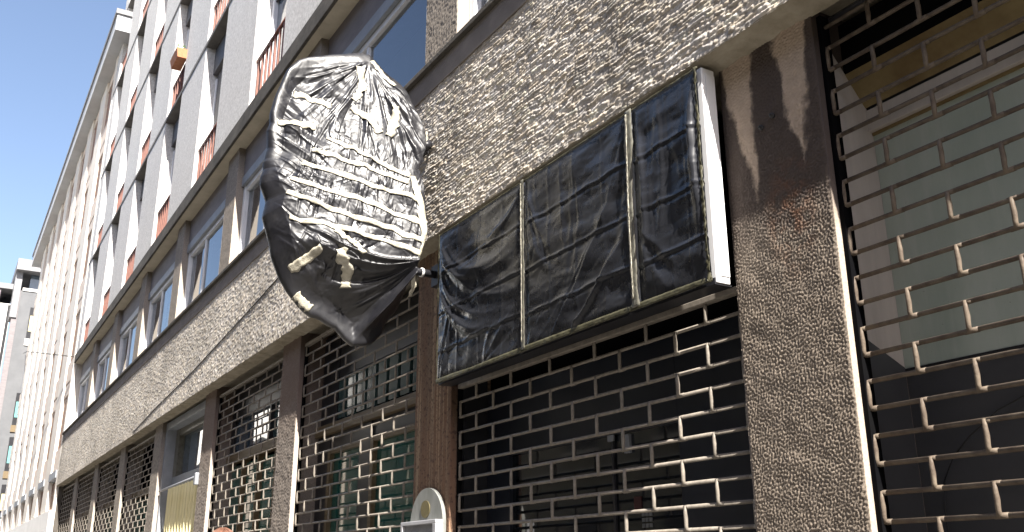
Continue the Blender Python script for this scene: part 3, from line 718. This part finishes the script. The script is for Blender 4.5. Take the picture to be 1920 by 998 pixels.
def strip(pts, w, seed, m='tape', lift=.0025):
    r = np.random.default_rng(seed); p = np.array(pts, float)
    seg = np.hypot(*np.diff(p, axis=0).T); t = np.concatenate([[0], np.cumsum(seg)]); n = max(6, int(t[-1] / .008)); tt = np.linspace(0, t[-1], n)
    y = np.interp(tt, t, p[:, 0]); z = np.interp(tt, t, p[:, 1]); dy, dz_ = np.gradient(y), np.gradient(z); L = np.hypot(dy, dz_)
    ny_, nz_ = -dz_ / L, dy / L
    wob = np.interp(tt, np.linspace(0, t[-1], 14), r.standard_normal(14)); rows = []
    ws = w * (1 + .18 * np.interp(tt, np.linspace(0, t[-1], 16), r.standard_normal(16)))
    for s in (-.5, -.25, 0, .25, .5):
        yy = y + ny_ * (s * ws + wob * .005); zz = z + nz_ * (s * ws + wob * .005)
        # taut tape bridges the hollows: use the highest film nearby
        hh = np.max([bag_front(yy + a_, zz + b_) for a_, b_ in ((0, 0), (.01, 0), (-.01, 0), (0, .01), (0, -.01))], axis=0)
        th_ = np.arctan2(zz - CZ, yy - CY); q = np.clip(np.hypot(zz - CZ, yy - CY) / outline_at(th_, CY, CZ), 0, 1)
        dome = np.sqrt(np.clip(1 - q ** 9, 0, 1))
        x = BX + (.10 + .02 * (1 - q * q)) * dome + (hh - .155) * np.minimum(1, (1 - q) * 7) + lift
        rows.append(np.stack([x, yy, zz], -1))
    o = grid_mesh('tape_strip', np.stack(rows, 0), M[m], W)
    so = o.modifiers.new('thickness', 'SOLIDIFY'); so.thickness = .0012
    return o
strips = [[(-.776,4.21),(-.614,4.15),(-.482,4.081),(-.28,4.003)], [(-.862,4.11),(-.577,4.045),(-.289,3.95)], [(-.917,4.015),(-.73,3.964),(-.538,3.908),(-.241,3.846)],
          [(-.982,3.899),(-.784,3.846),(-.563,3.789),(-.335,3.715),(-.202,3.693)], [(-1.0,3.806),(-.869,3.752),(-.631,3.681),(-.396,3.622),(-.198,3.576)],
          [(-.979,3.638),(-.77,3.616),(-.584,3.578),(-.392,3.528),(-.187,3.485)]]
for i, s in enumerate(strips): strip(s, .030, 50 + i)
for i, (s, w) in enumerate([([(-1.06,4.285),(-.977,4.298),(-.836,4.283)], .042), ([(-.926,3.344),(-.793,3.456)], .05), ([(-.25,4.006),(-.218,3.836),(-.193,3.659),(-.19,3.466)], .05),
            ([(-.968,4.514),(-.817,4.474),(-.745,4.455)], .04), ([(-.62,4.47),(-.488,4.371),(-.448,4.298)], .045), ([(-.765,3.143),(-.87,3.21)], .05),
            ([(-.687,3.467),(-.66,3.40),(-.612,3.344),(-.607,3.261)], .05), ([(-.56,4.80),(-.54,4.66),(-.60,4.52)], .05), ([(-.34,4.52),(-.36,4.40),(-.40,4.28)], .05),
            ([(-.47,4.88),(-.40,4.78),(-.33,4.70)], .04), ([(-.72,3.585),(-.60,3.50),(-.56,3.44)], .03)]): strip(s, w, 90 + i)
# loose tape end under the tie
o = tape_line('tape_end', [(-5.10, -.175, 3.47), (-5.09, -.165, 3.40), (-5.10, -.155, 3.34), (-5.13, -.17, 3.28)], .035, M['tape'], W, (0, .9, .3), .012, 33)
# steel arms to the facade
arm = MB(); arm.tube([(-5.25, -.30, 3.50), (-5.27, -.02, 3.502), (-5.28, .115, 3.505)], .026, 8); arm.box(-5.33, -5.22, .075, .118, 3.43, 3.57)
arm = arm.build('lower_arm', M['dark_frame'], W)
MB().tube([(-5.272, -.03, 3.502), (-5.273, -.015, 3.502)], .031, 10).build('cable_tie', M['white_paint'], arm)
arm = MB(); arm.tube([(-5.25, -.25, 4.385), (-5.26, -.02, 4.39)], .024, 8); arm.box(-5.30, -5.21, -.055, -.022, 4.33, 4.45); arm.tube([(-5.21, -.06, 4.36), (-5.21, -.02, 4.40)], .03, 8)
arm = arm.build('upper_arm', M['dark_frame'], W)
tape_line('tape_end', [(-5.19, -.10, 4.43), (-5.18, -.075, 4.40), (-5.19, -.05, 4.36)], .03, M['tape'], arm, (0, .3, .9), .01, 34)
tape_line('tape_end', [(-5.20, -.045, 4.38), (-5.19, -.050, 4.47)], .018, M['tape'], arm, (0, 1, 0), .01, 35)

# ------------------------------------------------------------------ arched notice board on the rusty pillar
Nn = thing('notice_board', 'arched grey enamel plate over a white framed notice on the rusty pillar', 'sign', (-5.35, .1, 1.2))
mb = MB(); n = 28; cxn, zb_, hw = -5.345, 1.93, .225
prof = [(cxn + hw * math.cos(math.pi * i / n), zb_ + .215 * math.sin(math.pi * i / n)) for i in range(n + 1)]
prof = [(cxn + hw, 1.30)] + prof + [(cxn - hw, 1.30)]
vs = [(x, .085, z) for x, z in prof] + [(x, .108, z) for x, z in prof]; k = len(prof)
mb.add(vs, [tuple(range(k))[::-1], tuple(range(k, 2 * k))] + [(i, (i + 1) % k, k + (i + 1) % k, k + i) for i in range(k)])
mb.build('arched_plate', M['notice_stone'], Nn)
mb = MB(); vs = [(cxn - .005 + .062 * math.cos(2*math.pi*i/24), .0835, 2.018 + .052 * math.sin(2*math.pi*i/24)) for i in range(24)]
mb.add(vs, [tuple(range(24))[::-1]]); o = mb.build('round_plug', M['brass'], Nn); so = o.modifiers.new('thickness', 'SOLIDIFY'); so.thickness = .004
f = MB(); xa, xb = cxn - .25, cxn + .24
f.box(xa, xb, .03, .084, 1.925, 1.948); f.box(xa, xa + .028, .03, .084, 1.30, 1.925); f.box(xb - .04, xb, .03, .084, 1.30, 1.925); f.box(xa, xb, .03, .084, 1.27, 1.30)
f.build('display_frame', M['alu'], Nn, .003)
box('notice', (xa + .028, xb - .04, .05, .08, 1.30, 1.925), M['paper'], Nn)
f = MB()
for i, (u0, u1) in enumerate(((.09, .12), (.14, .17), (.175, .19))): f.box(xa + u0, xa + u1, .047, .0498, 1.86, 1.895)
f.build('print', M['grey_frame'], Nn)

# ------------------------------------------------------------------ cables, planter
mb = MB(); mb.tube([(-8.45, -.0085, 4.36), (-9.27, -.0085, 4.275), (-10.5, -.0075, 4.165), (-11.96, -.0075, 4.035), (-14.2, -.0075, 3.90), (-15.8, -.0075, 3.76)], .006, 5)  # thin dark tube standing in for an overhead wire's shadow
tag(mb.build('wire_shadow', M['cable']), 'thin dark line standing in for a wire shadow slanting down the stone band', 'cable')
mb = MB(); mb.tube([(-26.1, -.03, 6.97), (-34, -.7, 8.6), (-44, -.3, 10.55), (-53.9, .3, 12.6)], .011, 5)
tag(mb.build('overhead_cable', M['cable']), 'thin overhead cable from the dark ledge corner to the grey tower', 'cable')
mb = MB(); mb.tube([(-1.60,.388,2.19),(-1.69,.388,2.17),(-1.78,.388,2.14),(-1.89,.388,2.07),(-1.96,.388,2.01),(-2.01,.388,1.93),(-2.02,.388,1.84),(-2.02,.388,1.77),(-2.0,.388,1.6)], .0028, 6)
tag(mb.build('loose_cable', M['cable']), 'thin cable looping down the dark grey entrance panel', 'cable')
pl = thing('planter', 'terracotta window box on the red railing', 'planter', (-15.35, -.05, 10.0))
mb = MB(); mb.add([(-15.6,-.13,10.1),(-15.1,-.13,10.1),(-15.1,.03,10.1),(-15.6,.03,10.1),(-15.63,-.16,10.26),(-15.07,-.16,10.26),(-15.07,.05,10.26),(-15.63,.05,10.26)],
                  [(0,3,2,1),(0,1,5,4),(1,2,6,5),(2,3,7,6),(3,0,4,7),(4,5,6,7)])
mb.build('trough', M['terracotta'], pl)
mb = MB(); rnd = random.Random(4)
for i in range(46):
    x, y, z = rnd.uniform(-15.58, -15.12), rnd.uniform(-.13, .02), 10.27 + rnd.uniform(0, .08); a = rnd.uniform(0, 6.3); s = rnd.uniform(.025, .045)
    mb.add([(x, y, z), (x + s * math.cos(a), y + s * math.sin(a), z + .02), (x + s * .3, y, z + s)], [(0, 1, 2)])
mb.build('plants', M['leaf'], pl)
pl2 = None

# ------------------------------------------------------------------ white apartment block further along
F = thing('white_apartment_block', 'long white apartment block with tall ribs and projecting flat roof beyond the grey building', 'building', (-37, 0, G))
FX0, FX1 = -48.3, -26.2
def Q(name, b, m, bevel=0): return box(name, b, m, F, bevel)
Q('wall', (FX0, FX1, .105, 12, G, 16.3), M['cream_wall'])
pitch = 2.86
for i in range(8):
    xl = -26.45 - pitch * i                # left edge of each rib
    Q('rib', (max(xl, FX0), min(xl + 1.30, FX1), 0, .104, 3.2 if i else G, 15.85), M['cream_wall'], .02)
    xo0, xo1 = max(xl - (pitch - 1.30), FX0), xl
    if xo0 >= xo1: continue
    for zt in (15.85, 13.53, 11.18, 8.86, 6.51):
        w = Q('window', (xo0 + .003, xo1 - .003, .085, .104, zt - 1.75, zt - .02), M['brown_shutter'])
        box('spandrel', (xo0 + .003, xo1 - .003, .045, .104, zt - 2.33, zt - 1.76), M['cream_panel'], w)
        box('head_panel', (xo0 + .003, xo1 - .003, .055, .0845, zt - .35, zt - .02), M['cream_panel'], w)
    w = Q('window', (xo0 + .003, xo1 - .003, .085, .104, 1.2, 3.9), M['brown_shutter'])
    box('lintel', (xo0 + .003, xo1 - .003, -.03, .104, 3.95, 4.14), M['grey_frame'], w)
Q('base_wall', (FX0, FX1 - .1, -.06, .104, G, 3.15), M['white_plaster'])
Q('roof_overhang', (FX0 - .8, FX1 + 1.4, -.29, .5, 15.86, 16.35), M['roof_soffit'])
Q('roof_gutter', (FX0 - .85, FX1 + 1.45, -.33, .5, 16.352, 16.50), M['roof_edge'])

# ------------------------------------------------------------------ towers at the end of the street
Tt = thing('grey_tower', 'grey tower block with a dark roof canopy and tall windows at the street end', 'building', (-57, 1, 0))
TX = -54
def K(name, b, m): return box(name, b, m, Tt)
K('wall', (-62, TX, -.35, 9, 0, 15.9), M['grey_plaster'])
K('roof_canopy', (-61, TX + .5, -.75, 9, 16.9, 17.5), M['roof_edge'])
K('corner_post', (TX - 1.2, TX + .1, -.72, -.40, 14.4, 16.9), M['roof_edge'])
K('roof_glazing', (-60, TX - .3, 0.0, 8, 15.9, 16.9), M['sky_glass'])
K('corner_strip', (TX - .3, TX + .02, -.62, -.351, 0, 15.9), M['mauve_panel'])
K('terrace_rail', (TX - .05, TX + .05, -.3, 9, 15.9, 16.05), M['white_plaster'])
for (z0, z1, bl) in ((13.0, 15.05, 'sand_blind'), (8.5, 10.5, 'teal_blind'), (6.2, 8.25, 'teal_blind'), (3.9, 5.9, 'sand_blind'), (1.7, 3.6, 'teal_blind')):
    for yw in (.20, 2.4, 4.6):
        w = box('window', (TX - .05, TX + .012, yw, yw + 1.3, z0, z1), M['dark_frame'], Tt)
        box('blind', (TX + .013, TX + .03, yw + .05, yw + 1.25, z0 + .75, z1 - .45), M[bl], w)
        box('window_sill', (TX + .0125, TX + .06, yw - .03, yw + 1.33, z0, z0 + .35), M['white_plaster'] if bl == 'sand_blind' else M['wood'], w)
L = thing('white_tower', 'sunlit white building with a dark roof edge at the left end of the street', 'building', (-60, -3, 0))
box('wall', (-70, -56, -1.25, -.64, 0, 15.6), M['white_plaster'], L)
box('wing', (-70, -55.6, -1.9, -1.26, 0, 16.3), M['mauve_panel'], L)
box('roof_edge', (-70, -55.5, -2.0, -.64, 16.31, 16.6), M['roof_edge'], L)
box('dark_bar', (-55.99, -55.85, -.80, -.68, 0, 15.5), M['dark_frame'], L)  # narrow dark upright bar against the white wall

# ------------------------------------------------------------------ the other side of the street (reflected in the glass)
t = NT('olive_brick'); br = t.n('ShaderNodeTexBrick'); t.l(t.coord((1, 1, 1), 'Generated'), br.inputs['Vector'])
def opposite(name, label, x0, x1, y1, h, m, m2):
    O = thing(name, label, 'building', ((x0 + x1) / 2, y1, 0))
    box('wall', (x0, x1, y1 - 12, y1, 0, h), m, O)
    nb = int((x1 - x0) / 3.2)
    for i in range(nb):
        xa = x0 + (i + .5) * (x1 - x0) / nb
        for z in np.arange(1.2, h - 2, 3.1):
            w = box('window', (xa - .6, xa + .6, y1 - .05, y1 + .02, z, z + 1.7), M['dark_frame'], O)
            box('window_sill', (xa - .7, xa + .7, y1 + .021, y1 + .14, z - .1, z - .001), m2, w)
    for z in np.arange(.9, h, 3.1): box('string_course', (x0 - .02, x1 + .02, y1 + .001, y1 + .09, z - .25, z - .12), m2, O)
    box('cornice', (x0 - .2, x1 + .2, y1 - 12.2, y1 + .35, h + .001, h + .35), m2, O)
M['olive_stone'] = mottled('olive_stone', (.20, .19, .15), (.30, .28, .22), 1.2, .85, .01, 12)
M['pale_stone'] = mottled('pale_stone', (.42, .40, .35), (.52, .50, .45), 2, .8)
opposite('olive_building', 'olive stone building across the street, seen only in the shop glass', -33, 34, -9.4, 10.5, M['olive_stone'], M['pale_stone'])
opposite('reflection_blocker', 'low olive block added to cut window reflections, between the two buildings across the street', -58, -33.5, -9.6, 7.2, M['olive_stone'], M['pale_stone'])  # unseen block, added to keep the bright wall out of the lower panes
opposite('pale_building', 'white building across the street, bright in the window reflections', -90, -58.5, -9.2, 17, M['white_plaster'], M['pale_stone'])

# ------------------------------------------------------------------ person, only the crown of the head in frame
def person(px, py, face):
    p = thing('person', 'person with reddish brown hair whose crown shows at the bottom edge below the grilles', 'person', (px, py, G))
    J = {'pelvis': (0,0,.94), 'waist': (0,0,1.10), 'chest': (0,0,1.30), 'neck': (0,.01,1.46), 'head0': (0,.0,1.54), 'head1': (0,-.012,1.62), 'head2': (0,.0,1.68),
         'shl': (.17,0,1.39), 'ell': (.23,.03,1.12), 'wrl': (.24,-.06,.88), 'hal': (.235,-.09,.80), 'shr': (-.17,0,1.39), 'elr': (-.23,.03,1.12), 'wrr': (-.24,-.06,.88), 'har': (-.235,-.09,.80),
         'hil': (.09,0,.88), 'knl': (.10,-.02,.49), 'anl': (.10,.02,.09), 'tol': (.11,-.16,.035), 'hir': (-.09,0,.88), 'knr': (-.10,-.02,.49), 'anr': (-.10,.02,.09), 'tor': (-.11,-.16,.035)}
    E = [('pelvis','waist'),('waist','chest'),('chest','neck'),('neck','head0'),('head0','head1'),('head1','head2'),('chest','shl'),('shl','ell'),('ell','wrl'),('wrl','hal'),('chest','shr'),('shr','elr'),('elr','wrr'),('wrr','har'),
         ('pelvis','hil'),('hil','knl'),('knl','anl'),('anl','tol'),('pelvis','hir'),('hir','knr'),('knr','anr'),('anr','tor')]
    RD = {'pelvis': (.15,.11), 'waist': (.14,.10), 'chest': (.16,.11), 'neck': (.055,.055), 'head0': (.06,.075), 'head1': (.074,.092), 'head2': (.066,.08)}
    for s in 'lr': RD.update({'sh'+s: (.058,.058), 'el'+s: (.042,.042), 'wr'+s: (.028,.03), 'ha'+s: (.02,.035), 'hi'+s: (.085,.09), 'kn'+s: (.058,.06), 'an'+s: (.038,.042), 'to'+s: (.04,.025)})
    names = list(J); me = bpy.data.meshes.new('body'); me.from_pydata([J[n] for n in names], [(names.index(a), names.index(b)) for a, b in E], [])
    o = bpy.data.objects.new('body', me); COL.objects.link(o); o.parent = p
    sk = o.modifiers.new('skin', 'SKIN'); 
    lay = me.skin_vertices[0] if me.skin_vertices else None
    if lay is None:
        bpy.context.view_layer.objects.active = o; lay = me.skin_vertices[0] if me.skin_vertices else None
    if lay:
        for i, n in enumerate(names): lay.data[i].radius = RD[n]; lay.data[i].use_root = (n == 'pelvis')
    sub = o.modifiers.new('smooth', 'SUBSURF'); sub.levels = 2; sub.render_levels = 2
    t = NT('clothed_figure'); sx = t.n('ShaderNodeSeparateXYZ'); t.l(t.coord(), sx.inputs[0])
    t.set(t.ramp(t.math('DIVIDE', sx.outputs[2], 2.0), [(.0, (.03,.025,.02)), (.045, (.04,.05,.09)), (.475, (.12,.13,.15)), (.735, (.52,.34,.26))]), .8)
    for e in t.t.nodes: 
        if e.type == 'VALTORGB': e.color_ramp.interpolation = 'CONSTANT'
    me.materials.append(t.m)
    # hair: short cap of strands over a shell
    t = NT('reddish_hair'); n1 = t.noise(t.coord((1, 1, .25)), 90, 3); t.set(t.ramp(n1, [(.3, (.075, .032, .02)), (.7, (.20, .095, .06))]), .45); t.bump(n1, .006)
    nu, nv = 72, 30; U, V = np.meshgrid(np.linspace(0, 2*np.pi, nu), np.linspace(0, 1, nv))
    lim = 1.15 + .55 * np.sin(U).clip(0, 1) - .10 * (-np.sin(U)).clip(0, 1)   # lower at the back (+y)
    phi = V * lim; jit = 1 + .018 * np.sin(U * 23) * np.sin(phi * 4) + .012 * np.sin(U * 41 + 1)
    Pg = np.stack([.083 * np.sin(phi) * np.cos(U) * jit, .004 + .103 * np.sin(phi) * np.sin(U) * jit, 1.655 + .105 * np.cos(phi) * jit], -1)
    hv = MB(); rnd = random.Random(9)
    me_ = grid_mesh('hair_shell', Pg, t.m); hv.v = [tuple(v.co) for v in me_.data.vertices]; hv.f = [tuple(f.vertices) for f in me_.data.polygons]; hv.sm = [True] * len(hv.f)
    bpy.data.objects.remove(me_)
    for q in range(420):                                   # loose strands over the cap
        u = rnd.uniform(0, 2 * math.pi); v0 = rnd.uniform(.0, .5); sw = rnd.uniform(-.5, .5); k_ = rnd.uniform(1.005, 1.05); pts = []
        for i_ in range(6):
            ph = (v0 + .11 * i_) * 1.5; uu = u + sw * i_ * .2; kk = k_ + .012 * math.sin(i_ * 1.7 + q)
            pts.append((.083 * math.sin(ph) * math.cos(uu) * kk, .004 + .103 * math.sin(ph) * math.sin(uu) * kk, 1.655 + .105 * math.cos(ph) * kk))
        hv.tube(pts, [.0018, .0022, .0022, .002, .0016, .0006], 4, False)
    h = hv.build('hair', t.m); h.parent = p
    mb = MB(); rnd = random.Random(3)
    # ears, nose
    for s in (-1, 1): mb.tube([(s*.074, .005, 1.655), (s*.083, .012, 1.635), (s*.078, .008, 1.60)], [.012, .016, .010], 6)
    mb.tube([(0, -.092, 1.645), (0, -.108, 1.615), (0, -.098, 1.605)], [.008, .013, .010], 6)
    t = NT('skin'); t.set((.52, .34, .26), .6); f = mb.build('face_features', t.m); f.parent = p
    mb = MB()
    for s in (-1, 1): mb.tube([(s*.032, -.082, 1.64), (s*.032, -.09, 1.64)], .011, 8)
    e = mb.build('eye', M['dark_frame']); e.parent = p
    p.rotation_euler.z = face
    return p
person(-5.40, -1.12, R(70)).scale = (.985, .985, .985)

# ------------------------------------------------------------------ camera
yaw, pitch_, roll = 1.03063, .315866, -.0042514
hd = Vector((-math.sin(yaw), math.cos(yaw), 0)); rt = Vector((math.cos(yaw), math.sin(yaw), 0)); up = Vector((0, 0, 1))
fw = hd * math.cos(pitch_) + up * math.sin(pitch_); u1 = -hd * math.sin(pitch_) + up * math.cos(pitch_)
r2 = rt * math.cos(roll) + u1 * math.sin(roll); u2 = -rt * math.sin(roll) + u1 * math.cos(roll)
cam = bpy.data.cameras.new('camera'); co = bpy.data.objects.new('camera', cam); COL.objects.link(co)
m = Matrix.Identity(4)
for i, v in enumerate((r2, u2, -fw)):
    for j in range(3): m[j][i] = v[j]
m.translation = Vector((0, -2.5, 1.65)); co.matrix_world = m
cam.sensor_width = 36; cam.sensor_fit = 'HORIZONTAL'; cam.lens = 36 * 1756 / 1920; cam.clip_start = .05; cam.clip_end = 2000
scene.camera = co

# ------------------------------------------------------------------ light
sd = Vector((5.6, -1.0, 5.8)).normalized()          # towards the sun
w = bpy.data.worlds.new('World'); scene.world = w; w.use_nodes = True
sky = w.node_tree.nodes.new('ShaderNodeTexSky'); sky.sky_type = 'NISHITA'; sky.sun_disc = False
sky.sun_elevation = math.asin(sd.z); sky.sun_rotation = math.atan2(sd.x, sd.y); sky.altitude = 100; sky.dust_density = 1.6; sky.air_density = 1.0; sky.ozone_density = 2.0
bg = w.node_tree.nodes['Background']; bg.inputs['Strength'].default_value = .075
tint = w.node_tree.nodes.new('ShaderNodeMix'); tint.data_type = 'RGBA'; tint.blend_type = 'MULTIPLY'; tint.inputs[0].default_value = 1
tint.inputs[7].default_value = (1.0, .91, .86, 1)          # the hazy, slightly lavender cast of the photograph's sky
w.node_tree.links.new(sky.outputs[0], tint.inputs[6]); w.node_tree.links.new(tint.outputs[2], bg.inputs['Color'])
sun = bpy.data.lights.new('sun', 'SUN'); sun.energy = 4.5; sun.angle = R(.53); sun.color = (1, .95, .87)
so = bpy.data.objects.new('sun', sun); COL.objects.link(so); so.rotation_euler = sd.to_track_quat('Z', 'Y').to_euler(); so.location = (20, -10, 30)

vs = scene.view_settings; scene.display_settings.display_device = 'sRGB'
vs.view_transform = 'Standard'; vs.look = 'None'; vs.gamma = 1; vs.use_curve_mapping = False; vs.exposure = 2.0
scene.cycles.max_bounces = 8; scene.cycles.diffuse_bounces = 4; scene.cycles.glossy_bounces = 4
